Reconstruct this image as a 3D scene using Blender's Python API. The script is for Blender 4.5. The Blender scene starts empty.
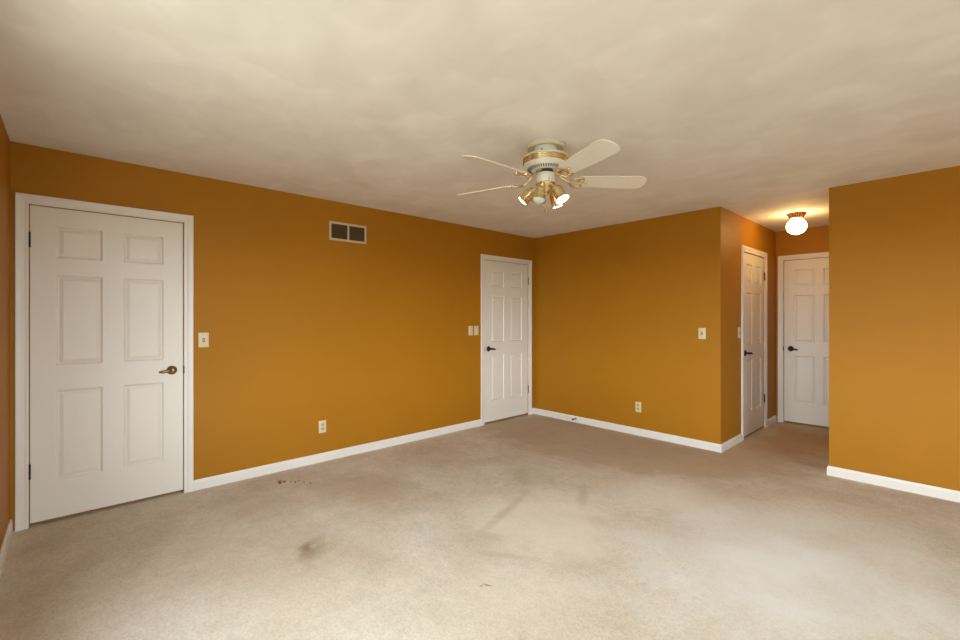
import bpy, bmesh, math, random
from mathutils import Vector, Matrix

scene = bpy.context.scene
COL = scene.collection
PI = math.pi
rad = math.radians
random.seed(7)

# ------------------------------------------------------------------ camera
F_PX = 442.26
CAM_H = 1.330
cam_data = bpy.data.cameras.new('camera')
cam_data.sensor_fit = 'HORIZONTAL'
cam_data.sensor_width = 36.0
cam_data.lens = F_PX / 960.0 * 36.0
cam_data.shift_y = -2.83 / 960.0
cam_data.clip_start = 0.02
cam = bpy.data.objects.new('camera', cam_data)
COL.objects.link(cam)
cam.location = (0, 0, CAM_H)
cam.rotation_euler = (PI / 2, 0, 0.8258)
scene.camera = cam

# ------------------------------------------------------------------ room plan (metres)
CEIL = 2.42
XL, YF, YN, XR = -3.984, 4.690, -0.283, 3.00      # left, far, near, right walls
XO, XS, YH = -1.594, -0.746, 6.615                # hall: left side, right side, end

# ------------------------------------------------------------------ world, daylight, exposure
world = bpy.data.worlds.new('daylight_sky')
scene.world = world
world.use_nodes = True
wn = world.node_tree.nodes
wl = world.node_tree.links
wn.clear()
w_out = wn.new('ShaderNodeOutputWorld')
w_bg = wn.new('ShaderNodeBackground')
# hazy sky: brightest toward the horizon, lawn-toned ground below it
w_tc = wn.new('ShaderNodeTexCoord')
w_sep = wn.new('ShaderNodeSeparateXYZ')
w_map = wn.new('ShaderNodeMapRange')
w_map.inputs['From Min'].default_value = -1.0
w_map.inputs['From Max'].default_value = 1.0
w_ramp = wn.new('ShaderNodeValToRGB')
_e = w_ramp.color_ramp.elements
_e[0].position, _e[0].color = 0.485, (0.22, 0.23, 0.19, 1)
_e[1].position, _e[1].color = 0.505, (0.97, 1.08, 1.15, 1)
_k = w_ramp.color_ramp.elements.new(0.80)
_k.color = (0.62, 0.72, 0.79, 1)
wl.new(w_tc.outputs['Generated'], w_sep.inputs[0])
wl.new(w_sep.outputs['Z'], w_map.inputs['Value'])
wl.new(w_map.outputs[0], w_ramp.inputs[0])
wl.new(w_ramp.outputs[0], w_bg.inputs['Color'])
w_bg.inputs['Strength'].default_value = 9.0
wl.new(w_bg.outputs[0], w_out.inputs['Surface'])


def window_portal(name, loc, direction, sx, sy):
    """guides the sky light through a window opening"""
    d = bpy.data.lights.new(name, 'AREA')
    d.shape = 'RECTANGLE'
    d.size, d.size_y = sx, sy
    d.cycles.is_portal = True
    o = bpy.data.objects.new(name, d)
    COL.objects.link(o)
    o.location = loc
    o.rotation_euler = Vector(direction).to_track_quat('-Z', 'Y').to_euler()
    return o


WIN_R = (0.35, 2.45, 0.45, 2.10)       # added_window_1 opening in the right wall, added for light: Y0, Y1, Z0, Z1
WIN_N = (-2.30, -1.05, 0.60, 2.08)     # window_2 opening in the near wall: X0, X1, Z0, Z1
WIN_M = (-0.75, 0.90, 0.60, 2.08)      # window_3 opening in the near wall, split off to even the floor light
window_portal('portal_right', (XR + 0.125, (WIN_R[0] + WIN_R[1]) / 2, (WIN_R[2] + WIN_R[3]) / 2), (-1, 0, 0), WIN_R[1] - WIN_R[0], WIN_R[3] - WIN_R[2])
for _w in (WIN_N, WIN_M):
    window_portal('portal_near', ((_w[0] + _w[1]) / 2, YN - 0.125, (_w[2] + _w[3]) / 2), (0, 1, 0), _w[1] - _w[0], _w[3] - _w[2])

scene.view_settings.view_transform = 'Standard'
scene.view_settings.look = 'None'
scene.view_settings.gamma = 1.0
scene.view_settings.use_curve_mapping = False
scene.view_settings.exposure = 1.10
scene.cycles.diffuse_bounces = 8
scene.cycles.max_bounces = 14
scene.cycles.transparent_max_bounces = 12


# ------------------------------------------------------------------ materials
def mat(name, colour=(0.8, 0.8, 0.8), rough=0.5, metal=0.0, spec=0.5):
    m = bpy.data.materials.new(name)
    m.use_nodes = True
    b = m.node_tree.nodes['Principled BSDF']
    b.inputs['Base Color'].default_value = (*colour, 1)
    b.inputs['Roughness'].default_value = rough
    b.inputs['Metallic'].default_value = metal
    b.inputs['Specular IOR Level'].default_value = spec
    return m


def nodes_of(m):
    nt = m.node_tree
    return nt.nodes, nt.links, nt.nodes['Principled BSDF']


def noise(m, scale, detail=4, rough=0.5, dist=0.0, coord='Object', stretch=None):
    n, l, b = nodes_of(m)
    if coord == 'Position':
        tc = n.new('ShaderNodeNewGeometry')
        src = tc.outputs['Position']
    else:
        tc = n.new('ShaderNodeTexCoord')
        src = tc.outputs[coord]
    if stretch:
        mp = n.new('ShaderNodeMapping')
        mp.inputs['Scale'].default_value = stretch
        l.new(src, mp.inputs['Vector'])
        src = mp.outputs[0]
    t = n.new('ShaderNodeTexNoise')
    t.inputs['Scale'].default_value = scale
    t.inputs['Detail'].default_value = detail
    t.inputs['Roughness'].default_value = rough
    t.inputs['Distortion'].default_value = dist
    l.new(src, t.inputs['Vector'])
    return t.outputs['Fac']


def ramp(m, fac, stops):
    n, l, b = nodes_of(m)
    r = n.new('ShaderNodeValToRGB')
    el = r.color_ramp.elements
    while len(el) < len(stops):
        el.new(0.5)
    for e, (p, c) in zip(el, stops):
        e.position = p
        e.color = (*c, 1) if isinstance(c, tuple) else (c, c, c, 1)
    l.new(fac, r.inputs[0])
    return r.outputs[0]


def mix(m, a, b_, fac, mode='MIX'):
    n, l, b = nodes_of(m)
    x = n.new('ShaderNodeMix')
    x.data_type = 'RGBA'
    x.blend_type = mode
    for k, v in (('A', a), ('B', b_)):
        s = [i for i in x.inputs if i.name == k and i.type == 'RGBA'][0]
        if isinstance(v, tuple):
            s.default_value = (*v, 1)
        else:
            l.new(v, s)
    if isinstance(fac, (int, float)):
        x.inputs[0].default_value = fac
    else:
        l.new(fac, x.inputs[0])
    return [o for o in x.outputs if o.type == 'RGBA'][0]


def math_node(m, op, a, b_=0.0, clamp=False):
    n, l, b = nodes_of(m)
    x = n.new('ShaderNodeMath')
    x.operation = op
    x.use_clamp = clamp
    for i, v in ((0, a), (1, b_)):
        if isinstance(v, (int, float)):
            x.inputs[i].default_value = v
        else:
            l.new(v, x.inputs[i])
    return x.outputs[0]


def bump(m, height, strength, dist=0.01):
    n, l, b = nodes_of(m)
    k = n.new('ShaderNodeBump')
    k.inputs['Strength'].default_value = strength
    k.inputs['Distance'].default_value = dist
    l.new(height, k.inputs['Height'])
    l.new(k.outputs[0], b.inputs['Normal'])


def base(m, out):
    n, l, b = nodes_of(m)
    l.new(out, b.inputs['Base Color'])


# walls: ochre orange eggshell paint with a fine roller texture
M_WALL = mat('ochre_wall_paint', (0.38, 0.158, 0.008), 0.55, spec=0.2)
base(M_WALL, ramp(M_WALL, noise(M_WALL, 1.3, 3, coord='Position'),
                  [(0.3, (0.365, 0.152, 0.006)), (0.7, (0.385, 0.161, 0.007))]))
bump(M_WALL, noise(M_WALL, 220, 2, coord='Position'), 0.10, 0.002)

# ceiling: cream white with broad overlapping trowel strokes
M_CEIL = mat('cream_ceiling_plaster', (0.72, 0.68, 0.60), 0.75, spec=0.2)
_n = noise(M_CEIL, 2.8, 3, 0.5, 0.5, coord='Position', stretch=(1.0, 1.25, 1))
_v = M_CEIL.node_tree.nodes.new('ShaderNodeTexVoronoi')
_v.inputs['Scale'].default_value = 4.6
_v.feature = 'SMOOTH_F1'
_v.inputs['Smoothness'].default_value = 0.35
_g = M_CEIL.node_tree.nodes.new('ShaderNodeNewGeometry')
_w = M_CEIL.node_tree.nodes.new('ShaderNodeTexNoise')
_w.inputs['Scale'].default_value = 3.0
_a = M_CEIL.node_tree.nodes.new('ShaderNodeVectorMath')
_a.operation = 'MULTIPLY_ADD'
_a.inputs[1].default_value = (0.35, 0.35, 0.0)
M_CEIL.node_tree.links.new(_g.outputs['Position'], _w.inputs['Vector'])
M_CEIL.node_tree.links.new(_w.outputs['Color'], _a.inputs[0])
M_CEIL.node_tree.links.new(_g.outputs['Position'], _a.inputs[2])
M_CEIL.node_tree.links.new(_a.outputs[0], _v.inputs['Vector'])
_c1 = ramp(M_CEIL, _n, [(0.30, (0.765, 0.725, 0.66)), (0.50, (0.805, 0.77, 0.71)), (0.62, (0.83, 0.80, 0.745))])
_c2 = ramp(M_CEIL, _v.outputs['Color'], [(0.2, (0.915, 0.915, 0.91)), (0.8, (1.0, 1.0, 1.0))])
base(M_CEIL, mix(M_CEIL, _c1, _c2, 0.75, 'MULTIPLY'))
_h = math_node(M_CEIL, 'ADD', math_node(M_CEIL, 'MULTIPLY', _v.outputs['Distance'], 0.6),
               math_node(M_CEIL, 'MULTIPLY', noise(M_CEIL, 14, 5, 0.6, 0.8, coord='Position'), 0.5))
bump(M_CEIL, _h, 0.10, 0.02)


# carpet: worn beige cut pile, with traffic patches, marks, a few spills and painted light tones
M_CARPET = mat('beige_carpet', (0.58, 0.48, 0.36), 1.0, spec=0.05)
_m = M_CARPET
c = ramp(_m, noise(_m, 1.1, 5, 0.6, 0.6, coord='Position'),
         [(0.36, (0.665, 0.56, 0.43)), (0.50, (0.735, 0.635, 0.505)), (0.64, (0.785, 0.70, 0.58))])
c = mix(_m, c, ramp(_m, noise(_m, 6, 7, 0.72, 0.15, coord='Position'), [(0.34, 0.80), (0.60, 1.0)]), 0.6, 'MULTIPLY')
c = mix(_m, c, ramp(_m, noise(_m, 260, 2, 0.6, coord='Position'), [(0.30, 0.72), (0.62, 1.0)]), 0.55, 'MULTIPLY')
c = mix(_m, c, ramp(_m, noise(_m, 70, 5, 0.8, coord='Position'), [(0.34, 0.62), (0.56, 1.0)]), 0.6, 'MULTIPLY')

c = mix(_m, c, ramp(_m, noise(_m, 20, 6, 0.75, 0.3, coord='Position'), [(0.36, 0.82), (0.56, 1.0)]), 0.6, 'MULTIPLY')


def spot(x, y, rx, ry, rot, colour, amount, soft=0.6, wob=0.35, wscale=9.0):
    """one irregular mark on the pile: an ellipse with a ragged edge"""
    global c
    n, l, b = nodes_of(_m)
    g = n.new('ShaderNodeNewGeometry')
    mp = n.new('ShaderNodeMapping')
    mp.vector_type = 'TEXTURE'
    mp.inputs['Location'].default_value = (x, y, 0)
    mp.inputs['Rotation'].default_value = (0, 0, rad(rot))
    mp.inputs['Scale'].default_value = (rx, ry, 1)
    l.new(g.outputs['Position'], mp.inputs['Vector'])
    ln = n.new('ShaderNodeVectorMath')
    ln.operation = 'LENGTH'
    l.new(mp.outputs[0], ln.inputs[0])
    nz = noise(_m, wscale, 4, 0.65, coord='Position')
    d = math_node(_m, 'ADD', ln.outputs['Value'], math_node(_m, 'MULTIPLY', math_node(_m, 'SUBTRACT', nz, 0.5), wob * 4))
    f = n.new('ShaderNodeMapRange')
    f.inputs['From Min'].default_value = 1.0
    f.inputs['From Max'].default_value = 1.0 - soft
    f.inputs['To Min'].default_value = 0.0
    f.inputs['To Max'].default_value = amount
    l.new(d, f.inputs['Value'])
    c = mix(_m, c, colour, f.outputs[0])


BROWN = (0.30, 0.205, 0.120)
# matted band along the far wall, hall lamp's warm dim tone painted brown, worn patch in front of the left wall
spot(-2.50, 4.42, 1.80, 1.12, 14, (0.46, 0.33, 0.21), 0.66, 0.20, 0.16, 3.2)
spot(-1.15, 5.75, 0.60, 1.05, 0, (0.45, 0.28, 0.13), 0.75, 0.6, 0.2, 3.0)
spot(-3.08, 1.72, 0.62, 0.40, 20, (0.46, 0.34, 0.225), 0.60, 0.8, 0.35, 4.0)
spot(-3.30, 1.00, 0.60, 0.28, 70, (0.50, 0.37, 0.25), 0.35, 0.9, 0.4, 4.0)
spot(-2.75, 0.55, 0.55, 0.30, 20, (0.50, 0.37, 0.25), 0.10, 0.9, 0.4, 4.0)
spot(-3.20, 2.55, 0.40, 0.25, 60, (0.50, 0.37, 0.25), 0.35, 0.9, 0.4, 5.0)
# warm tint painted in to damp the window light toward the left door
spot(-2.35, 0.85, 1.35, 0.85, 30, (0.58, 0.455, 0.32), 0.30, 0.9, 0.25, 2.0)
# lighter swathes; the last paints in cool daylight pooled at the right
spot(-1.45, 3.25, 0.60, 0.40, 30, (0.78, 0.71, 0.61), 0.50, 0.7, 0.30, 3.0)
spot(-1.85, 2.30, 0.62, 0.55, 130, (0.80, 0.72, 0.61), 0.55, 0.5, 0.30, 2.6)
spot(-1.45, 1.60, 0.45, 0.30, 30, (0.76, 0.67, 0.55), 0.30, 0.7, 0.35, 3.0)
spot(-0.65, 2.85, 1.15, 0.80, 75, (0.78, 0.765, 0.71), 0.85, 0.9, 0.35, 3.0)
# scuffed lines and drag marks
spot(-2.12, 2.22, 0.55, 0.050, 109, (0.45, 0.36, 0.26), 0.50, 0.9, 0.40, 6.0)
spot(-2.48, 2.78, 0.26, 0.10, 140, (0.46, 0.36, 0.25), 0.55, 0.7, 0.35, 8.0)
spot(-1.92, 2.82, 0.32, 0.055, 122, (0.47, 0.38, 0.28), 0.55, 0.8, 0.35, 9.0)
spot(-1.72, 1.78, 0.26, 0.035, 35, (0.48, 0.39, 0.28), 0.45, 0.8, 0.3, 8.0)
spot(-1.95, 1.85, 0.10, 0.06, 35, (0.48, 0.39, 0.28), 0.45, 0.8, 0.3, 8.0)
# spills
spot(-2.54, 0.99, 0.095, 0.050, 159, (0.25, 0.15, 0.085), 0.80, 0.9, 0.50, 18.0)
spot(-2.50, 1.02, 0.20, 0.11, 140, BROWN, 0.50, 0.9, 0.45, 12.0)
for (x, y, r) in ((-3.725, 1.235, 0.030), (-3.700, 1.262, 0.022), (-3.690, 1.225, 0.018), (-3.668, 1.300, 0.013), (-3.632, 1.322, 0.015),
                  (-3.640, 1.352, 0.013), (-3.592, 1.378, 0.010), (-3.532, 1.405, 0.013)):
    spot(x, y, r * 1.7, r * 0.75, 161, (0.20, 0.11, 0.03), 0.9, 0.6, 0.32, 55.0)
spot(-1.59, 1.515, 0.032, 0.007, 25, (0.14, 0.12, 0.09), 0.8, 0.7, 0.2, 50.0)
spot(-1.605, 1.49, 0.018, 0.006, 95, (0.14, 0.12, 0.09), 0.7, 0.7, 0.2, 50.0)
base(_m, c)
_h = math_node(_m, 'ADD', math_node(_m, 'MULTIPLY', noise(_m, 320, 2, coord='Position'), 1.0),
               math_node(_m, 'MULTIPLY', noise(_m, 70, 4, 0.7, coord='Position'), 0.5))
bump(_m, _h, 0.55, 0.008)

M_TRIM = mat('white_trim_paint', (0.745, 0.715, 0.665), 0.38)
M_DOOR = mat('white_door_paint', (0.735, 0.70, 0.635), 0.42)
bump(M_DOOR, noise(M_DOOR, 40, 4, coord='Object', stretch=(6, 6, 0.5)), 0.05, 0.002)
M_BRONZE = mat('dark_bronze', (0.028, 0.018, 0.012), 0.45, 0.4)
M_ABRASS = mat('aged_brass', (0.30, 0.215, 0.085), 0.28, 1.0)
M_BRASS = mat('polished_brass', (0.80, 0.66, 0.40), 0.2, 1.0)
M_IVORY = mat('ivory_plastic', (0.66, 0.55, 0.34), 0.35)
M_PALE = mat('almond_plastic', (0.70, 0.58, 0.42), 0.35)
M_SLOT = mat('dark_slot', (0.02, 0.017, 0.014), 0.7)
M_TOGGLE = mat('ivory_toggle', (0.50, 0.41, 0.25), 0.4)
M_VENTF = mat('almond_vent_enamel', (0.56, 0.46, 0.33), 0.45)
M_VENTD = mat('brown_vent_louvre', (0.115, 0.075, 0.042), 0.7, spec=0.15)
M_FANW = mat('white_fan_enamel', (0.78, 0.76, 0.72), 0.3)
M_CANOPY = mat('cream_fan_enamel', (0.62, 0.57, 0.42), 0.35)
M_BLADE = mat('bleached_blade', (0.72, 0.66, 0.58), 0.40)
base(M_BLADE, ramp(M_BLADE, noise(M_BLADE, 6, 5, 0.6, 0.2, stretch=(1, 14, 14)),
                   [(0.35, (0.70, 0.63, 0.545)), (0.65, (0.74, 0.68, 0.60))]))
M_EDGE = mat('cream_blade_edge', (0.80, 0.74, 0.62), 0.4)
M_BLACK = mat('black_rubber', (0.02, 0.018, 0.016), 0.5)
M_COPPER = mat('copper_brass', (0.62, 0.33, 0.13), 0.25, 1.0)
M_UNLIT = mat('frosted_bulb_glass', (0.72, 0.74, 0.72), 0.25)


def emitter(name, colour, strength):
    m = bpy.data.materials.new(name)
    m.use_nodes = True
    n = m.node_tree.nodes
    n.clear()
    o = n.new('ShaderNodeOutputMaterial')
    e = n.new('ShaderNodeEmission')
    e.inputs['Color'].default_value = (*colour, 1)
    e.inputs['Strength'].default_value = strength
    m.node_tree.links.new(e.outputs[0], o.inputs['Surface'])
    return m


M_BULB = emitter('lit_reflector_bulb', (1.0, 0.80, 0.55), 9.0)
M_GLOBE = emitter('lit_opal_globe', (1.0, 0.66, 0.26), 15.0)

M_GLASS = bpy.data.materials.new('window_glass')
M_GLASS.use_nodes = True
_n = M_GLASS.node_tree.nodes
_n.clear()
_o = _n.new('ShaderNodeOutputMaterial')
_t = _n.new('ShaderNodeBsdfTransparent')
_gl = _n.new('ShaderNodeBsdfGlossy')
_gl.inputs['Roughness'].default_value = 0.02
_x = _n.new('ShaderNodeMixShader')
_x.inputs[0].default_value = 0.06
M_GLASS.node_tree.links.new(_t.outputs[0], _x.inputs[1])
M_GLASS.node_tree.links.new(_gl.outputs[0], _x.inputs[2])
M_GLASS.node_tree.links.new(_x.outputs[0], _o.inputs['Surface'])


# ------------------------------------------------------------------ mesh helpers
def obj(name, bm, m, parent=None, smooth=False, angle=35):
    bmesh.ops.recalc_face_normals(bm, faces=bm.faces[:])
    me = bpy.data.meshes.new(name)
    bm.to_mesh(me)
    bm.free()
    for k in (m if isinstance(m, (list, tuple)) else [m]):
        me.materials.append(k)
    if smooth:
        me.polygons.foreach_set('use_smooth', [True] * len(me.polygons))
        me.set_sharp_from_angle(angle=rad(angle))
    o = bpy.data.objects.new(name, me)
    COL.objects.link(o)
    if parent:
        o.parent = parent
    return o


def tag(o, label, cat, group=None, kind=None):
    o['label'] = label
    o['category'] = cat
    if group:
        o['group'] = group
    if kind:
        o['kind'] = kind
    return o


def empty(name, loc=(0, 0, 0)):
    o = bpy.data.objects.new(name, None)
    o.empty_display_size = 0.1
    COL.objects.link(o)
    o.location = loc
    return o


def ident(p):
    return Vector(p)


def box(bm, a, b, T=ident, bevel=0.0, mi=0):
    x0, y0, z0 = a
    x1, y1, z1 = b
    vs = [bm.verts.new(T(p)) for p in ((x0, y0, z0), (x1, y0, z0), (x1, y1, z0), (x0, y1, z0),
                                       (x0, y0, z1), (x1, y0, z1), (x1, y1, z1), (x0, y1, z1))]
    fs = [bm.faces.new([vs[i] for i in f]) for f in ((3, 2, 1, 0), (4, 5, 6, 7), (0, 1, 5, 4), (1, 2, 6, 5), (2, 3, 7, 6), (3, 0, 4, 7))]
    for f in fs:
        f.material_index = mi
    if bevel > 0:
        es = list({e for f in fs for e in f.edges})
        r = bmesh.ops.bevel(bm, geom=es, offset=bevel, segments=2, affect='EDGES', profile=0.5)
        for f in r['faces']:
            f.material_index = mi


def lathe(bm, prof, M=Matrix.Identity(4), seg=40, mi=0):
    """revolve (radius, height) points about local z"""
    rings = []
    for r, h in prof:
        if r < 1e-6:
            rings.append([bm.verts.new(M @ Vector((0, 0, h)))])
        else:
            rings.append([bm.verts.new(M @ Vector((r * math.cos(2 * PI * k / seg), r * math.sin(2 * PI * k / seg), h))) for k in range(seg)])
    for a, b in zip(rings, rings[1:]):
        for k in range(seg):
            j = (k + 1) % seg
            q = [a[k % len(a)], a[j % len(a)], b[j % len(b)], b[k % len(b)]]
            u = []
            for v in q:
                if v not in u:
                    u.append(v)
            if len(u) >= 3:
                f = bm.faces.new(u)
                f.material_index = mi
    for ring in (rings[0], rings[-1]):
        if len(ring) > 1:
            f = bm.faces.new(ring)
            f.material_index = mi


def tube(bm, pts, r, seg=10, mi=0, flat=1.0, closed=False):
    """sweep a round (or flattened in z) section along points; r may be a list"""
    pts = [Vector(p) for p in pts]
    n = len(pts)
    rings = []
    ref = Vector((0, 0, 1))
    for i, p in enumerate(pts):
        if closed:
            t = pts[(i + 1) % n] - pts[(i - 1) % n]
        else:
            t = pts[min(i + 1, n - 1)] - pts[max(i - 1, 0)]
        t.normalize()
        s = t.cross(ref)
        if s.length < 1e-4:
            s = Vector((1, 0, 0))
        s.normalize()
        u = s.cross(t).normalized()
        rr = r[i] if isinstance(r, (list, tuple)) else r
        rings.append([bm.verts.new(p + s * rr * math.cos(2 * PI * k / seg) + u * rr * flat * math.sin(2 * PI * k / seg)) for k in range(seg)])
    m = n if closed else n - 1
    for i in range(m):
        a, b = rings[i], rings[(i + 1) % n]
        for k in range(seg):
            j = (k + 1) % seg
            f = bm.faces.new([a[k], a[j], b[j], b[k]])
            f.material_index = mi
    if not closed:
        for e in (rings[0], rings[-1]):
            f = bm.faces.new(e)
            f.material_index = mi


def bez(p0, p1, p2, p3, n=12):
    p0, p1, p2, p3 = map(Vector, (p0, p1, p2, p3))
    o = []
    for i in range(n + 1):
        t = i / n
        o.append(p0 * (1 - t) ** 3 + p1 * 3 * t * (1 - t) ** 2 + p2 * 3 * t * t * (1 - t) + p3 * t ** 3)
    return o


# wall-local frames: (u along the wall, w out into the room, z up)
def T_LEFT(p):
    return Vector((XL + p[1], p[0], p[2]))


def T_FAR(p):
    return Vector((p[0], YF - p[1], p[2]))


def T_HALL_LEFT(p):
    return Vector((XO + p[1], p[0], p[2]))


def T_HALL_END(p):
    return Vector((p[0], YH - p[1], p[2]))


def T_NEAR(p):
    return Vector((p[0], YN + p[1], p[2]))


def T_RIGHT(p):
    return Vector((XR - p[1], p[0], p[2]))


def T_HALL_RIGHT(p):
    return Vector((XS - p[1], p[0], p[2]))


# ------------------------------------------------------------------ room shell
def wall(name, T, u0, u1, openings=(), through=False, thick=0.12, label='', recess=0.055):
    """openings: (a, b, z0, z1). A door recess is closed behind; a window goes right through."""
    bm = bmesh.new()
    front = thick if through else recess
    us = sorted({u0, u1, *[v for o in openings for v in o[:2]]})
    for a, b in zip(us, us[1:]):
        mid = (a + b) / 2
        holes = sorted([o[2:] for o in openings if o[0] < mid < o[1]])
        z = 0.0
        for h0, h1 in holes:
            if h0 > z:
                box(bm, (a, -front, z), (b, 0, h0), T)
            z = h1
        if z < CEIL:
            box(bm, (a, -front, z), (b, 0, CEIL), T)
    if not through:
        box(bm, (u0, -thick, 0), (u1, -front, CEIL), T)
    bmesh.ops.remove_doubles(bm, verts=bm.verts[:], dist=1e-5)
    o = obj(name, bm, M_WALL)
    tag(o, label, 'wall', kind='structure')
    return o


# door slabs: u0, width ; openings have a 3 mm gap round the slab
GAP = 0.003
D1 = (-0.196, 0.813)
D2 = (3.750, 0.813)
D3 = (5.362, 0.762)
D4 = (-1.504, 0.711)
DH = 2.040


def opening(d):
    return (d[0] - GAP, d[0] + d[1] + GAP, 0.0, DH + GAP)


wall('wall_left', T_LEFT, YN - 0.12, YF + 0.12, [opening(D1), opening(D2)], label='long ochre wall with two white doors and the air return')
wall('wall_far', T_FAR, XL, XO, label='ochre wall at the far end between corner door and hall')
wall('wall_hall_left', T_HALL_LEFT, YF + 0.12, YH, [opening(D3)], label='ochre hall side wall holding the narrow closet door')
wall('wall_hall_end', T_HALL_END, XO - 0.12, XS + 0.12, [opening(D4)], label='ochre wall closing the end of the short hall')
wall('wall_hall_right', T_HALL_RIGHT, YF + 0.12, YH, label='ochre hall side wall hidden behind the wall at right')
wall('wall_partition', T_FAR, XS, XR + 0.12, label='ochre wall at right of the hall opening')
wall('wall_near', T_NEAR, XL, XR + 0.12, [WIN_N, WIN_M], through=True, label='ochre wall beside the left door, seen edge on')
wall('wall_right', T_RIGHT, YN, YF, [WIN_R], through=True, label='ochre wall with an added window on the right side')

bm = bmesh.new()
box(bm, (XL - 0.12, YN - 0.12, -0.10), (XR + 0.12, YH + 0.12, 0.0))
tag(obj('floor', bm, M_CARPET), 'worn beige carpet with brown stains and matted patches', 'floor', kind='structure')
bm = bmesh.new()
box(bm, (XL - 0.12, YN - 0.12, CEIL), (XR + 0.12, YH + 0.12, CEIL + 0.10))
tag(obj('ceiling', bm, M_CEIL), 'cream ceiling with broad troweled plaster strokes', 'ceiling', kind='structure')

# ------------------------------------------------------------------ baseboards
BB_H, BB_T = 0.079, 0.013


def baseboard(name, T, u0, u1, label, m0=0.0, m1=0.0):
    """m0 / m1 lengthen (+) or shorten (-) the face at an end for mitred corners"""
    prof = [(0, 0), (BB_T, 0), (BB_T, BB_H - 0.018), (BB_T * 0.75, BB_H - 0.008), (BB_T * 0.35, BB_H), (0, BB_H)]
    bm = bmesh.new()
    rings = []
    for u, s in ((u0, -m0), (u1, m1)):
        rings.append([bm.verts.new(T((u + s * w / BB_T, w, z))) for w, z in prof])
    k = len(prof)
    for i in range(k):
        j = (i + 1) % k
        bm.faces.new([rings[0][i], rings[0][j], rings[1][j], rings[1][i]])
    bm.faces.new(rings[0])
    bm.faces.new(rings[1])
    return tag(obj(name, bm, M_TRIM), label, 'baseboard', kind='structure')


CW = 0.060                     # casing width
baseboard('baseboard_left', T_LEFT, D1[0] + D1[1] + 0.005 + CW, D2[0] - 0.005 - CW, 'long white baseboard under the air return, between two doors')
baseboard('baseboard_left_corner', T_LEFT, D2[0] + D2[1] + 0.005 + CW, YF, 'tiny white baseboard piece in the far corner beside the door', m1=-BB_T)
baseboard('baseboard_far', T_FAR, XL, XO, 'white baseboard along the far wall with the door stop', m0=-BB_T, m1=BB_T)
baseboard('baseboard_hall_left', T_HALL_LEFT, YF, D3[0] - 0.005 - CW, 'short white baseboard between wall corner and narrow hall door', m0=BB_T)
baseboard('baseboard_hall_corner', T_HALL_LEFT, D3[0] + D3[1] + 0.005 + CW, YH, 'white baseboard in the dark hall corner between two doors', m1=-BB_T)
baseboard('baseboard_partition', T_FAR, XS, XR, 'white baseboard at right below the wall beside the hall', m0=BB_T, m1=-BB_T)
baseboard('baseboard_hall_right', T_HALL_RIGHT, YF, YH, 'white baseboard on the hidden side of the hall', m0=BB_T)
baseboard('baseboard_near', T_NEAR, XL, XR, 'white baseboard at the left edge beside the large door', m1=-BB_T)
baseboard('baseboard_right', T_RIGHT, YN, YF, 'white baseboard under the added window on the right wall', m0=-BB_T, m1=-BB_T)


# ------------------------------------------------------------------ door casings (colonial profile, mitred)
def casing(name, T, d, label, clip_r=None):
    prof = [(0.000, 0.000), (0.000, 0.008), (0.004, 0.011), (0.012, 0.011), (0.016, 0.0085), (0.022, 0.0095),
            (0.032, 0.0145), (0.045, 0.0165), (CW - 0.004, 0.0175), (CW, 0.0145), (CW, 0.000)]
    a, b, top = d[0] - GAP - 0.002, d[0] + d[1] + GAP + 0.002, DH + GAP + 0.002
    bm = bmesh.new()
    path = [((a, 0.0), (-1, 0)), ((a, top), (-1, 1)), ((b, top), (1, 1)), ((b, 0.0), (1, 0))]
    rings = []
    for (u, z), (du, dz) in path:
        rings.append([bm.verts.new(T((min(u + du * s, clip_r) if clip_r is not None else u + du * s, w, z + dz * s))) for s, w in prof])
    k = len(prof)
    for i in range(3):
        for j in range(k):
            q = (j + 1) % k
            bm.faces.new([rings[i][j], rings[i][q], rings[i + 1][q], rings[i + 1][j]])
    bm.faces.new(rings[0])
    bm.faces.new(rings[3])
    return tag(obj(name, bm, M_TRIM), label, 'door casing', kind='structure')


casing('trim_1', T_LEFT, D1, 'white casing round the large door at left')
casing('trim_2', T_LEFT, D2, 'white casing round the door in the far corner')
casing('trim_3', T_HALL_LEFT, D3, 'white casing round the narrow door on the hall side wall')
casing('trim_4', T_HALL_END, D4, 'white casing round the door ending the hall', clip_r=XS - 0.002)


# ------------------------------------------------------------------ six-panel doors
def rect_rings(bm, T, u0, u1, z0, z1, steps):
    """nested rectangles stepping inwards: steps are (inset, w)"""
    prev = None
    for ins, w in steps:
        ring = [bm.verts.new(T((u, w, z))) for u, z in ((u0 + ins, z0 + ins), (u1 - ins, z0 + ins), (u1 - ins, z1 - ins), (u0 + ins, z1 - ins))]
        if prev:
            for i in range(4):
                j = (i + 1) % 4
                bm.faces.new([prev[i], prev[j], ring[j], ring[i]])
        prev = ring
    bm.faces.new(prev)


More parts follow.
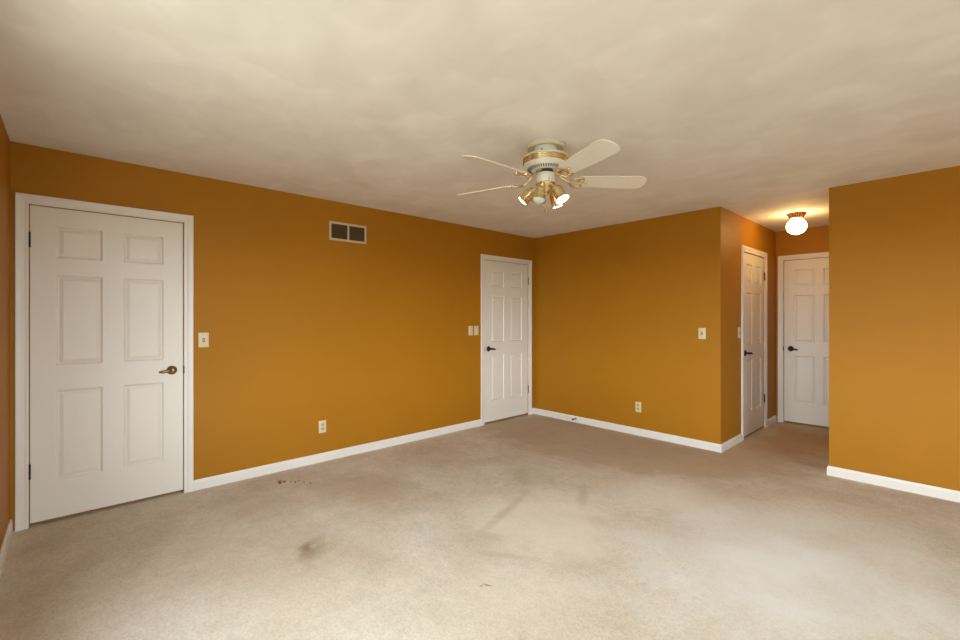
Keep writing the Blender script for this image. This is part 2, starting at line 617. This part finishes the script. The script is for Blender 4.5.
def door(name, T, d, hinge_side, label, metal_lever, metal_hinge):
    u0, wd = d
    u1 = u0 + wd
    zb = 0.024
    wf = -0.004                                     # face of the slab, just behind the wall face
    wb = wf - 0.036
    stile = 0.119 if wd > 0.75 else 0.100
    if 0.75 < wd < 0.80:
        stile = 0.112
    mull = 0.112 if wd > 0.75 else 0.085
    pw = (wd - 2 * stile - mull) / 2
    us = [u0, u0 + stile, u0 + stile + pw, u1 - stile - pw, u1 - stile, u1]
    zs = [zb, 0.268, 0.852, 1.016, 1.604, 1.715, 1.922, DH]
    bm = bmesh.new()
    for i in range(5):
        for j in range(7):
            a, b, p, q = us[i], us[i + 1], zs[j], zs[j + 1]
            if i in (1, 3) and j in (1, 3, 5):
                rect_rings(bm, T, a, b, p, q, [(0, wf), (0.004, wf - 0.003), (0.009, wf - 0.010), (0.015, wf - 0.011), (0.034, wf - 0.0035), (0.037, wf - 0.003)])
            else:
                bm.faces.new([bm.verts.new(T((u, wf, z))) for u, z in ((a, p), (b, p), (b, q), (a, q))])
    corners = ((u0, zb), (u1, zb), (u1, DH), (u0, DH))
    for i in range(4):
        (a, p), (b, q) = corners[i], corners[(i + 1) % 4]
        bm.faces.new([bm.verts.new(T(v)) for v in ((a, wf, p), (b, wf, q), (b, wb, q), (a, wb, p))])
    bm.faces.new([bm.verts.new(T((u, wb, z))) for u, z in corners])
    bmesh.ops.remove_doubles(bm, verts=bm.verts[:], dist=1e-5)
    slab = obj(name, bm, M_DOOR)
    tag(slab, label, 'door', kind='structure')

    # hinges: knuckle barrel over the gap with leaves in the gap
    hu = u0 - GAP * 0.5 if hinge_side == 'lo' else u1 + GAP * 0.5
    for hz in (0.351, 1.818):
        bm = bmesh.new()
        for k in range(5):
            z0 = hz - 0.047 + k * 0.0188
            M = Matrix.Translation(T((hu, 0.0045, z0)))
            lathe(bm, [(0.0052, 0), (0.0062, 0.0008), (0.0062, 0.0178), (0.0052, 0.0186)], M, 14)
        M = Matrix.Translation(T((hu, 0.0045, hz + 0.047)))
        lathe(bm, [(0.0045, 0), (0.0045, 0.002), (0.002, 0.006), (0, 0.006)], M, 12)
        box(bm, (hu - 0.0012, -0.036, hz - 0.045), (hu + 0.0012, 0.0005, hz + 0.045), T)
        obj('hinge', bm, metal_hinge, slab, True)['label'] = 'dark hinge'

    # strike / latch plate at the lock edge
    lu = u1 + GAP * 0.5 if hinge_side == 'lo' else u0 - GAP * 0.5
    bm = bmesh.new()
    s = 1 if hinge_side == 'lo' else -1
    box(bm, (min(lu, lu + s * 0.008), -0.002, 0.905), (max(lu, lu + s * 0.008), 0.0105, 0.963), T, 0.0008)
    obj('latch_plate', bm, metal_hinge, slab)['label'] = 'dark latch plate'

    # lever handle with round rosette
    cu = (u1 - 0.070) if hinge_side == 'lo' else (u0 + 0.070)
    dirn = -1 if hinge_side == 'lo' else 1
    cz = 0.935
    p0 = T((cu, wf, cz))
    nrm = (T((cu, wf + 1, cz)) - p0).normalized()
    M = Matrix.Translation(p0) @ nrm.to_track_quat('Z', 'Y').to_matrix().to_4x4()
    bm = bmesh.new()
    pts = [(cu, wf + 0.040, cz), (cu + dirn * 0.022, wf + 0.050, cz + 0.001), (cu + dirn * 0.040, wf + 0.053, cz - 0.002),
           (cu + dirn * 0.060, wf + 0.051, cz - 0.006), (cu + dirn * 0.073, wf + 0.046, cz - 0.006), (cu + dirn * 0.080, wf + 0.042, cz - 0.005)]
    tube(bm, [T(p) for p in pts], [0.0140, 0.0140, 0.0125, 0.0115, 0.0105, 0.008], 12, flat=0.85)
    lathe(bm, [(0.010, 0.012), (0.011, 0.030), (0.014, 0.036), (0.014, 0.047), (0.011, 0.053), (0, 0.055)], M, 20)
    lev = obj('lever_handle', bm, metal_lever, slab, True, 50)
    lev['label'] = 'lever handle in aged metal'
    bm = bmesh.new()
    lathe(bm, [(0.033, 0.0), (0.033, 0.004), (0.030, 0.008), (0.022, 0.011), (0.017, 0.016), (0.012, 0.018), (0, 0.018)], M, 28)
    obj('rosette', bm, metal_lever, lev, True, 50)
    return slab


door('door_1', T_LEFT, D1, 'lo', 'large white six-panel door at left with a brass lever', M_ABRASS, M_BRONZE)
door('door_2', T_LEFT, D2, 'hi', 'white six-panel door in the far corner beside twin switches', M_BRONZE, M_BRONZE)
door('door_3', T_HALL_LEFT, D3, 'hi', 'narrow-looking white door on the hall side wall', M_BRONZE, M_BRONZE)
door('door_4', T_HALL_END, D4, 'hi', 'white door at the hall end below the globe light', M_BRONZE, M_BRONZE)


# ------------------------------------------------------------------ windows (unseen; placed, split and sized to shape the daylight)
def window(name, T, o, label):
    a, b, z0, z1 = o
    bm = bmesh.new()
    fw = 0.055
    for q in (((a, -0.10, z0), (a + fw, -0.03, z1)), ((b - fw, -0.10, z0), (b, -0.03, z1)),
              ((a + fw, -0.10, z0), (b - fw, -0.03, z0 + fw)), ((a + fw, -0.10, z1 - fw), (b - fw, -0.03, z1)),
              (((a + b) / 2 - 0.03, -0.095, z0 + fw), ((a + b) / 2 + 0.03, -0.035, z1 - fw))):
        box(bm, *q, T)
    root = obj(name, bm, M_TRIM)
    tag(root, label, 'window', kind='structure')
    for p, q in ((a + fw, (a + b) / 2 - 0.03), ((a + b) / 2 + 0.03, b - fw)):
        bm = bmesh.new()
        box(bm, (p, -0.068, z0 + fw), (q, -0.062, z1 - fw), T)
        obj('pane', bm, M_GLASS, root)
    bm = bmesh.new()
    for q in (((a - 0.06, 0, z0 - 0.02), (a, 0.016, z1 + 0.06)), ((b, 0, z0 - 0.02), (b + 0.06, 0.016, z1 + 0.06)),
              ((a, 0, z1), (b, 0.016, z1 + 0.06)), ((a - 0.06, 0, z0 - 0.08), (b + 0.06, 0.016, z0 - 0.02)),
              ((a, -0.03, z0 - 0.0), (b, 0.045, z0 + 0.018))):
        box(bm, *q, T)
    obj('window_casing', bm, M_TRIM, root)
    return root


window('added_window_1', T_RIGHT, WIN_R, 'unseen white framed window added in the right wall for light')
window('window_2', T_NEAR, WIN_N, 'unseen white framed window in the near wall, beside the left door')
window('window_3', T_NEAR, WIN_M, 'unseen white framed window in the near wall, toward the right wall')


# ------------------------------------------------------------------ ceiling fan
FX, FY = -1.787, 2.216
fan = empty('ceiling_fan', (FX, FY, CEIL))
tag(fan, 'white five-blade ceiling fan with brass trim and four spotlights', 'ceiling fan')


def fz(z):
    return z - CEIL


bm = bmesh.new()                               # shallow ceiling canopy
lathe(bm, [(0, fz(CEIL)), (0.123, fz(CEIL)), (0.125, fz(2.412)), (0.121, fz(2.402)), (0.112, fz(2.396)), (0.095, fz(2.402)), (0.070, fz(2.405)), (0, fz(2.405))], seg=56)
obj('canopy', bm, M_CANOPY, fan, True, 40)
bm = bmesh.new()                               # neck
lathe(bm, [(0, fz(2.405)), (0.070, fz(2.405)), (0.070, fz(2.345)), (0, fz(2.345))], seg=44)
neck = obj('neck', bm, M_FANW, fan, True, 40)
for k in range(4):
    a = rad(20 + 90 * k)
    Mx = Matrix.Translation((0.0695 * math.cos(a), 0.0695 * math.sin(a), fz(2.378))) @ Vector((math.cos(a), math.sin(a), 0)).to_track_quat('Z', 'Y').to_matrix().to_4x4()
    bm = bmesh.new()
    lathe(bm, [(0, 0), (0.005, 0), (0.004, 0.003), (0, 0.004)], Mx, 10)
    obj('screw', bm, M_BLACK, neck, True)
bm = bmesh.new()                               # motor housing
lathe(bm, [(0, fz(2.352)), (0.118, fz(2.352)), (0.136, fz(2.349)), (0.142, fz(2.343)), (0.142, fz(2.337)), (0.138, fz(2.335)),
           (0.138, fz(2.297)), (0.140, fz(2.293)), (0.136, fz(2.284)), (0.118, fz(2.272)), (0.090, fz(2.263)), (0.078, fz(2.260)), (0, fz(2.260))], seg=64)
motor = obj('motor_housing', bm, M_FANW, fan, True, 40)
bm = bmesh.new()                               # ribbed brass band
prof = [(0.1375, fz(2.3365))]
for k in range(3):
    z = 2.3360 - k * 0.0128
    prof += [(0.1415, fz(z - 0.0015)), (0.1435, fz(z - 0.0055)), (0.1415, fz(z - 0.0100)), (0.1395, fz(z - 0.0115))]
prof += [(0.1375, fz(2.2965))]
lathe(bm, prof, seg=64)
obj('brass_band', bm, M_BRASS, motor, True, 50)
bm = bmesh.new()                               # cooling slots under the motor
for k in range(44):
    a = 2 * PI * k / 44
    Mx = Matrix.Rotation(a, 4, 'Z')
    pts = [((0.091, -0.0028), 2.2630), ((0.1165, -0.0036), 2.2712), ((0.1165, 0.0036), 2.2712), ((0.091, 0.0028), 2.2630)]
    lo = [bm.verts.new(Mx @ Vector((p[0] + 0.0004, p[1], fz(z) - 0.0009))) for p, z in pts]
    hi = [bm.verts.new(Mx @ Vector((p[0], p[1], fz(z) + 0.003))) for p, z in pts]
    bm.faces.new(lo)
    bm.faces.new(hi)
    for i in range(4):
        j = (i + 1) % 4
        bm.faces.new([lo[i], lo[j], hi[j], hi[i]])
obj('vent_slots', bm, M_SLOT, motor)
bm = bmesh.new()                               # dark flywheel gap
lathe(bm, [(0, fz(2.262)), (0.062, fz(2.262)), (0.062, fz(2.243)), (0, fz(2.243))], seg=40)
obj('flywheel', bm, M_BLACK, fan, True, 40)
bm = bmesh.new()                               # white switch housing
lathe(bm, [(0, fz(2.246)), (0.050, fz(2.246)), (0.056, fz(2.243)), (0.057, fz(2.238)), (0.057, fz(2.184)), (0.054, fz(2.180)), (0, fz(2.180))], seg=44)
sw = obj('switch_housing', bm, M_FANW, fan, True, 40)
for k in range(3):
    a = rad(-30 + 120 * k)
    Mx = Matrix.Translation((0.0565 * math.cos(a), 0.0565 * math.sin(a), fz(2.196))) @ Vector((math.cos(a), math.sin(a), 0)).to_track_quat('Z', 'Y').to_matrix().to_4x4()
    bm = bmesh.new()
    lathe(bm, [(0, 0), (0.004, 0), (0.0035, 0.0025), (0, 0.003)], Mx, 10)
    obj('screw', bm, M_BLACK, sw, True)
bm = bmesh.new()                               # brass light fitter with finial
lathe(bm, [(0, fz(2.182)), (0.060, fz(2.182)), (0.062, fz(2.177)), (0.058, fz(2.170)), (0.045, fz(2.155)), (0.030, fz(2.140)), (0.016, fz(2.131)),
           (0.013, fz(2.124)), (0.017, fz(2.118)), (0.014, fz(2.111)), (0.006, fz(2.105)), (0, fz(2.103))], seg=44)
obj('light_fitter', bm, M_BRASS, fan, True, 50)

# blades with their brass irons (counter-clockwise edge down)
PITCH = rad(-15)


def blade_bm():
    bm = bmesh.new()
    out = [(0.205, -0.046), (0.225, -0.053), (0.40, -0.064), (0.590, -0.071), (0.632, -0.062), (0.650, -0.040), (0.657, 0.0)]
    out = out + [(x, -y) for x, y in reversed(out[:-1])]
    t = 0.0055
    top = [bm.verts.new((x, y, t / 2)) for x, y in out]
    bot = [bm.verts.new((x, y, -t / 2)) for x, y in out]
    bm.faces.new(top)
    bm.faces.new(bot)
    n = len(out)
    for i in range(n):
        j = (i + 1) % n
        f = bm.faces.new([top[i], top[j], bot[j], bot[i]])
        f.material_index = 1
    return bm


def iron_bm():
    """arm from the flywheel sweeping down and out to a scrolled plate beneath the blade root (pitched frame)"""
    bm = bmesh.new()
    tube(bm, bez((0.050, 0, 0.054), (0.085, 0, 0.060), (0.110, 0, -0.010), (0.165, 0, -0.010), 14),
         [0.011, 0.0105, 0.010, 0.0095, 0.009, 0.009, 0.0088, 0.0086, 0.0086, 0.0088, 0.009, 0.0095, 0.010, 0.011, 0.012], 12, flat=0.6)
    for s in (-1, 1):
        tube(bm, bez((0.155, 0, -0.009), (0.165, s * 0.050, -0.011), (0.205, s * 0.062, -0.011), (0.232, s * 0.046, -0.010), 12) +
             bez((0.232, s * 0.046, -0.010), (0.248, s * 0.034, -0.010), (0.222, s * 0.018, -0.010), (0.208, s * 0.028, -0.010), 8)[1:], 0.0058, 10, flat=0.8)
        tube(bm, bez((0.165, 0, -0.009), (0.200, s * 0.006, -0.011), (0.228, s * 0.014, -0.010), (0.262, 0, -0.009), 10), 0.0052, 10, flat=0.8)
    for (x, y) in ((0.226, -0.046), (0.226, 0.046), (0.262, 0.0)):
        lathe(bm, [(0, -0.0025), (0.009, -0.0025), (0.009, -0.010), (0.006, -0.015), (0, -0.0165)], Matrix.Translation((x, y, 0)), 14)
    return bm


blade0 = obj('blade', blade_bm(), [M_BLADE, M_EDGE], fan)
iron0 = obj('blade_bracket', iron_bm(), M_BRASS, fan, True, 50)
for k in range(5):
    b_ = blade0 if k == 0 else blade0.copy()
    i_ = iron0 if k == 0 else iron0.copy()
    if k:
        COL.objects.link(b_)
        COL.objects.link(i_)
        b_.parent = fan
        i_.parent = fan
    R = Matrix.Translation((0, 0, fz(2.201))) @ Matrix.Rotation(rad(52 + 72 * k), 4, 'Z') @ Matrix.Rotation(PITCH, 4, 'X')
    b_.matrix_local = R
    i_.matrix_local = R

# four spotlights on the fitter; camera lies at azimuth 309 deg from the fan
AX = math.degrees(math.atan2(math.sin(0.8258), math.cos(0.8258)))    # world azimuth of the picture's right
for phi, lit, down in ((36, True, 68), (162, True, 42), (236, False, 74), (322, True, 61)):
    a = rad(AX + phi)
    hd = Vector((math.cos(a), math.sin(a), 0))
    tilt = rad(down)
    ax = (hd * math.cos(tilt) + Vector((0, 0, -math.sin(tilt)))).normalized()
    p = Vector((0, 0, fz(2.158))) + hd * 0.066
    M = Matrix.Translation(p) @ ax.to_track_quat('Z', 'Y').to_matrix().to_4x4()
    bm = bmesh.new()
    lathe(bm, [(0, 0.010), (0.018, 0.012), (0.028, 0.020), (0.033, 0.034), (0.034, 0.058), (0.035, 0.078), (0.037, 0.092), (0.042, 0.104), (0.0465, 0.110),
               (0.0465, 0.113), (0.043, 0.112), (0.0395, 0.104), (0.034, 0.090), (0.031, 0.060), (0, 0.058)], M, 36)
    for s in (0.040, 0.046, 0.072):
        lathe(bm, [(0.0335, s), (0.0362, s + 0.0015), (0.0362, s + 0.003), (0.0335, s + 0.0045)], M, 36)
    tube(bm, [Vector((0, 0, fz(2.168))) + hd * 0.025, Vector((0, 0, fz(2.164))) + hd * 0.045, p + ax * 0.014], 0.010, 12)
    lamp = obj('spotlight_shade', bm, M_BRASS, fan, True, 50)
    bm = bmesh.new()
    lathe(bm, [(0, 0.070), (0.028, 0.072), (0.036, 0.094), (0.0385, 0.104), (0.036, 0.112), (0.026, 0.118), (0, 0.121)], M, 32)
    bulb = obj('bulb', bm, M_BULB if lit else M_UNLIT, lamp, True, 60)
    bulb['label'] = 'glowing reflector bulb' if lit else 'unlit white reflector bulb'

bm = bmesh.new()                               # pull chain with wooden bob
cp = Vector((0.012, -0.012, 0))
z = 2.115
while z > 2.015:
    lathe(bm, [(0, -0.0014), (0.0013, 0), (0, 0.0014)], Matrix.Translation(cp + Vector((0, 0, fz(z)))), 6)
    z -= 0.0032
tube(bm, [cp + Vector((0, 0, fz(2.118))), cp + Vector((0, 0, fz(2.012)))], 0.0006, 6)
ch = obj('pull_chain', bm, M_BRASS, fan, True)
bm = bmesh.new()
lathe(bm, [(0, 0), (0.004, -0.001), (0.0065, -0.007), (0.0075, -0.016), (0.006, -0.024), (0, -0.027)], Matrix.Translation(cp + Vector((0, 0, fz(2.013)))), 16)
obj('pull_bob', bm, M_ABRASS, ch, True)

# ------------------------------------------------------------------ hall globe light
GX, GY = -1.160, 5.590
gl = empty('ceiling_light', (GX, GY, CEIL))
tag(gl, 'glowing white globe light on the hall ceiling with fluted copper base', 'ceiling light')
bm = bmesh.new()
prof = [(0.084, 0.0), (0.086, -0.004), (0.083, -0.010), (0.075, -0.020), (0.065, -0.034), (0.058, -0.048), (0.055, -0.054)]
seg = 72
rings = []
for i, (r, h) in enumerate(prof):
    fl = 0.0 if i < 2 else 0.0045
    rings.append([bm.verts.new(((r + fl * math.cos(24 * 2 * PI * k / seg)) * math.cos(2 * PI * k / seg),
                                (r + fl * math.cos(24 * 2 * PI * k / seg)) * math.sin(2 * PI * k / seg), h)) for k in range(seg)])
for a, b in zip(rings, rings[1:]):
    for k in range(seg):
        j = (k + 1) % seg
        bm.faces.new([a[k], a[j], b[j], b[k]])
bm.faces.new(rings[0])
bm.faces.new(rings[-1])
obj('fluted_base', bm, M_COPPER, gl, True, 40)
bm = bmesh.new()
pts = [(0.046, -0.048), (0.048, -0.060)]
for i in range(1, 15):
    t = rad(56 - i * 146 / 14)
    pts.append((0.090 * math.cos(t), -0.138 + 0.082 * math.sin(t)))
pts[-1] = (0, -0.220)
lathe(bm, pts, seg=40)
obj('glass_globe', bm, M_GLOBE, gl, True, 60)['label'] = 'lit opal glass globe'

# ------------------------------------------------------------------ return-air vent
v0, v1, vz0, vz1 = 1.760, 2.139, 2.052, 2.228
bm = bmesh.new()
fw, mid = 0.020, (v0 + v1) / 2
for q in (((v0, 0, vz0), (v0 + fw, 0.009, vz1)), ((v1 - fw, 0, vz0), (v1, 0.009, vz1)),
          ((v0 + fw, 0, vz0), (v1 - fw, 0.009, vz0 + fw)), ((v0 + fw, 0, vz1 - fw), (v1 - fw, 0.009, vz1)),
          ((mid - 0.009, 0, vz0 + fw), (mid + 0.009, 0.009, vz1 - fw))):
    box(bm, *q, T_LEFT, 0.0015)
vent = obj('air_return_vent', bm, M_VENTF)
tag(vent, 'almond framed air return vent high on the long ochre wall', 'vent')
for a, b in ((v0 + fw, mid - 0.009), (mid + 0.009, v1 - fw)):
    bm = bmesh.new()
    box(bm, (a, 0.0005, vz0 + fw), (b, 0.0012, vz1 - fw), T_LEFT)
    n = 13
    for k in range(n):
        z = vz0 + fw + (vz1 - vz0 - 2 * fw) * (k + 0.5) / n
        vs = [bm.verts.new(T_LEFT(p)) for p in ((a, 0.0015, z + 0.004), (b, 0.0015, z + 0.004), (b, 0.0070, z - 0.003), (a, 0.0070, z - 0.003),
                                                (a, 0.0015, z + 0.003), (b, 0.0015, z + 0.003), (b, 0.0070, z - 0.004), (a, 0.0070, z - 0.004))]
        for f in ((0, 1, 2, 3), (4, 5, 6, 7), (0, 1, 5, 4), (1, 2, 6, 5), (2, 3, 7, 6), (3, 0, 4, 7)):
            bm.faces.new([vs[i] for i in f])
    obj('louvre_panel', bm, M_VENTD, vent)['label'] = 'dark louvred panel'


# ------------------------------------------------------------------ switches and outlets
def plate(name, T, u, z, label, cat, m, group=None, w=0.070, h=0.114):
    bm = bmesh.new()
    box(bm, (u - w / 2, 0, z - h / 2), (u + w / 2, 0.0065, z + h / 2), T, 0.0025)
    o = obj(name, bm, m, None, True, 30)
    tag(o, label, cat, group)
    return o


def screws(T, spots, par):
    for u, z in spots:
        p = T((u, 0.0062, z))
        nrm = (T((u, 1.0, z)) - T((u, 0.0, z))).normalized()
        M = Matrix.Translation(p) @ nrm.to_track_quat('Z', 'Y').to_matrix().to_4x4()
        bm = bmesh.new()
        lathe(bm, [(0, 0), (0.0034, 0), (0.0030, 0.0012), (0, 0.0016)], M, 12)
        obj('screw', bm, M_TOGGLE, par, True)


def toggle_switch(T, u, z, label, m=M_IVORY):
    o = plate('light_switch', T, u, z, label, 'light switch', m, 'toggle switches on the ochre walls')
    bm = bmesh.new()
    box(bm, (u - 0.0075, 0.0055, z - 0.0150), (u + 0.0075, 0.0072, z + 0.0150), T)
    obj('switch_slot', bm, M_SLOT, o)
    bm = bmesh.new()
    vs = [(u - 0.005, 0.006, z - 0.011), (u + 0.005, 0.006, z - 0.011), (u + 0.005, 0.006, z + 0.008), (u - 0.005, 0.006, z + 0.008),
          (u - 0.004, 0.018, z + 0.004), (u + 0.004, 0.018, z + 0.004), (u + 0.004, 0.018, z + 0.012), (u - 0.004, 0.018, z + 0.012)]
    vs = [bm.verts.new(T(p)) for p in vs]
    for f in ((3, 2, 1, 0), (4, 5, 6, 7), (0, 1, 5, 4), (1, 2, 6, 5), (2, 3, 7, 6), (3, 0, 4, 7)):
        bm.faces.new([vs[i] for i in f])
    obj('toggle', bm, M_TOGGLE, o)
    screws(T, ((u, z - 0.030), (u, z + 0.030)), o)
    return o


def rocker_switch(T, u, z, label, m, mr):
    o = plate('light_switch', T, u, z, label, 'light switch', m, 'pair of rocker switches by the corner door')
    bm = bmesh.new()
    box(bm, (u - 0.0185, 0.0055, z - 0.0350), (u + 0.0185, 0.0070, z + 0.0350), T)
    obj('rocker_surround', bm, M_TOGGLE, o)
    bm = bmesh.new()
    vs = [(u - 0.0165, 0.006, z - 0.033), (u + 0.0165, 0.006, z - 0.033), (u + 0.0165, 0.006, z + 0.033), (u - 0.0165, 0.006, z + 0.033),
          (u - 0.0165, 0.0115, z - 0.031), (u + 0.0165, 0.0115, z - 0.031), (u + 0.0165, 0.0078, z + 0.033), (u - 0.0165, 0.0078, z + 0.033)]
    vs = [bm.verts.new(T(p)) for p in vs]
    for f in ((3, 2, 1, 0), (4, 5, 6, 7), (0, 1, 5, 4), (1, 2, 6, 5), (2, 3, 7, 6), (3, 0, 4, 7)):
        bm.faces.new([vs[i] for i in f])
    obj('rocker', bm, mr, o)
    screws(T, ((u, z - 0.048), (u, z + 0.048)), o)
    return o


def outlet(T, u, z, label, m=M_IVORY):
    o = plate('wall_outlet', T, u, z, label, 'outlet', m, 'duplex outlets low on the ochre walls')
    for s in (-1, 1):
        zc = z + s * 0.0195
        bm = bmesh.new()
        ring0, ring1 = [], []
        for k in range(28):
            a = 2 * PI * k / 28
            x, y = 0.0172 * math.cos(a), max(-0.0135, min(0.0135, 0.0172 * math.sin(a)))
            ring0.append(bm.verts.new(T((u + x, 0.0055, zc + y))))
            ring1.append(bm.verts.new(T((u + x * 0.96, 0.0085, zc + y * 0.96))))
        for k in range(28):
            j = (k + 1) % 28
            bm.faces.new([ring0[k], ring0[j], ring1[j], ring1[k]])
        bm.faces.new(ring1)
        rc = obj('receptacle', bm, M_TOGGLE, o)
        bm = bmesh.new()
        box(bm, (u - 0.0078, 0.0075, zc - 0.002), (u - 0.0048, 0.0089, zc + 0.008), T)
        box(bm, (u + 0.0048, 0.0075, zc - 0.001), (u + 0.0078, 0.0089, zc + 0.007), T)
        box(bm, (u - 0.0026, 0.0075, zc - 0.0095), (u + 0.0026, 0.0089, zc - 0.0045), T)
        obj('plug_slots', bm, M_SLOT, rc)
    screws(T, ((u, z),), o)
    return o


toggle_switch(T_LEFT, 0.751, 1.153, 'ivory toggle switch beside the large left door')
rocker_switch(T_LEFT, 3.520, 1.168, 'almond rocker switch, farther of two from the corner door', M_PALE, M_IVORY)
rocker_switch(T_LEFT, 3.610, 1.168, 'yellowed rocker switch right next to the corner door casing', M_IVORY, M_PALE)
toggle_switch(T_FAR, -1.767, 1.165, 'ivory toggle switch on the far wall near the hall corner')
toggle_switch(T_HALL_LEFT, 5.222, 1.165, 'switch plate on hall side wall beside the narrow door')
outlet(T_LEFT, 1.696, 0.321, 'ivory outlet low on the long wall below the vent')
outlet(T_FAR, -2.453, 0.319, 'ivory outlet low on the far wall between corner and hall')

# ------------------------------------------------------------------ spring door stop on the far baseboard
SX, SZ = -3.285, 0.050
ds = empty('door_stop', (SX, YF - BB_T, SZ))
tag(ds, 'small spring door stop with black tip on the far baseboard', 'door stop')
Mx = Matrix.Rotation(PI / 2, 4, 'X')              # local z points into the room
bm = bmesh.new()
lathe(bm, [(0, 0), (0.012, 0), (0.012, 0.003), (0.006, 0.008), (0, 0.008)], Mx, 20)
obj('mounting_base', bm, M_ABRASS, ds, True)
bm = bmesh.new()
turns, L = 14, 0.056
tube(bm, [Mx @ Vector((0.0058 * math.cos(2 * PI * t * turns / 168), 0.0058 * math.sin(2 * PI * t * turns / 168), 0.007 + L * t / 168)) for t in range(169)], 0.0013, 6)
obj('spring', bm, M_ABRASS, ds, True)
bm = bmesh.new()
lathe(bm, [(0, 0.060), (0.0095, 0.060), (0.0105, 0.064), (0.0100, 0.074), (0.006, 0.078), (0, 0.079)], Mx, 20)
obj('rubber_tip', bm, M_BLACK, ds, True)['label'] = 'black rubber tip'
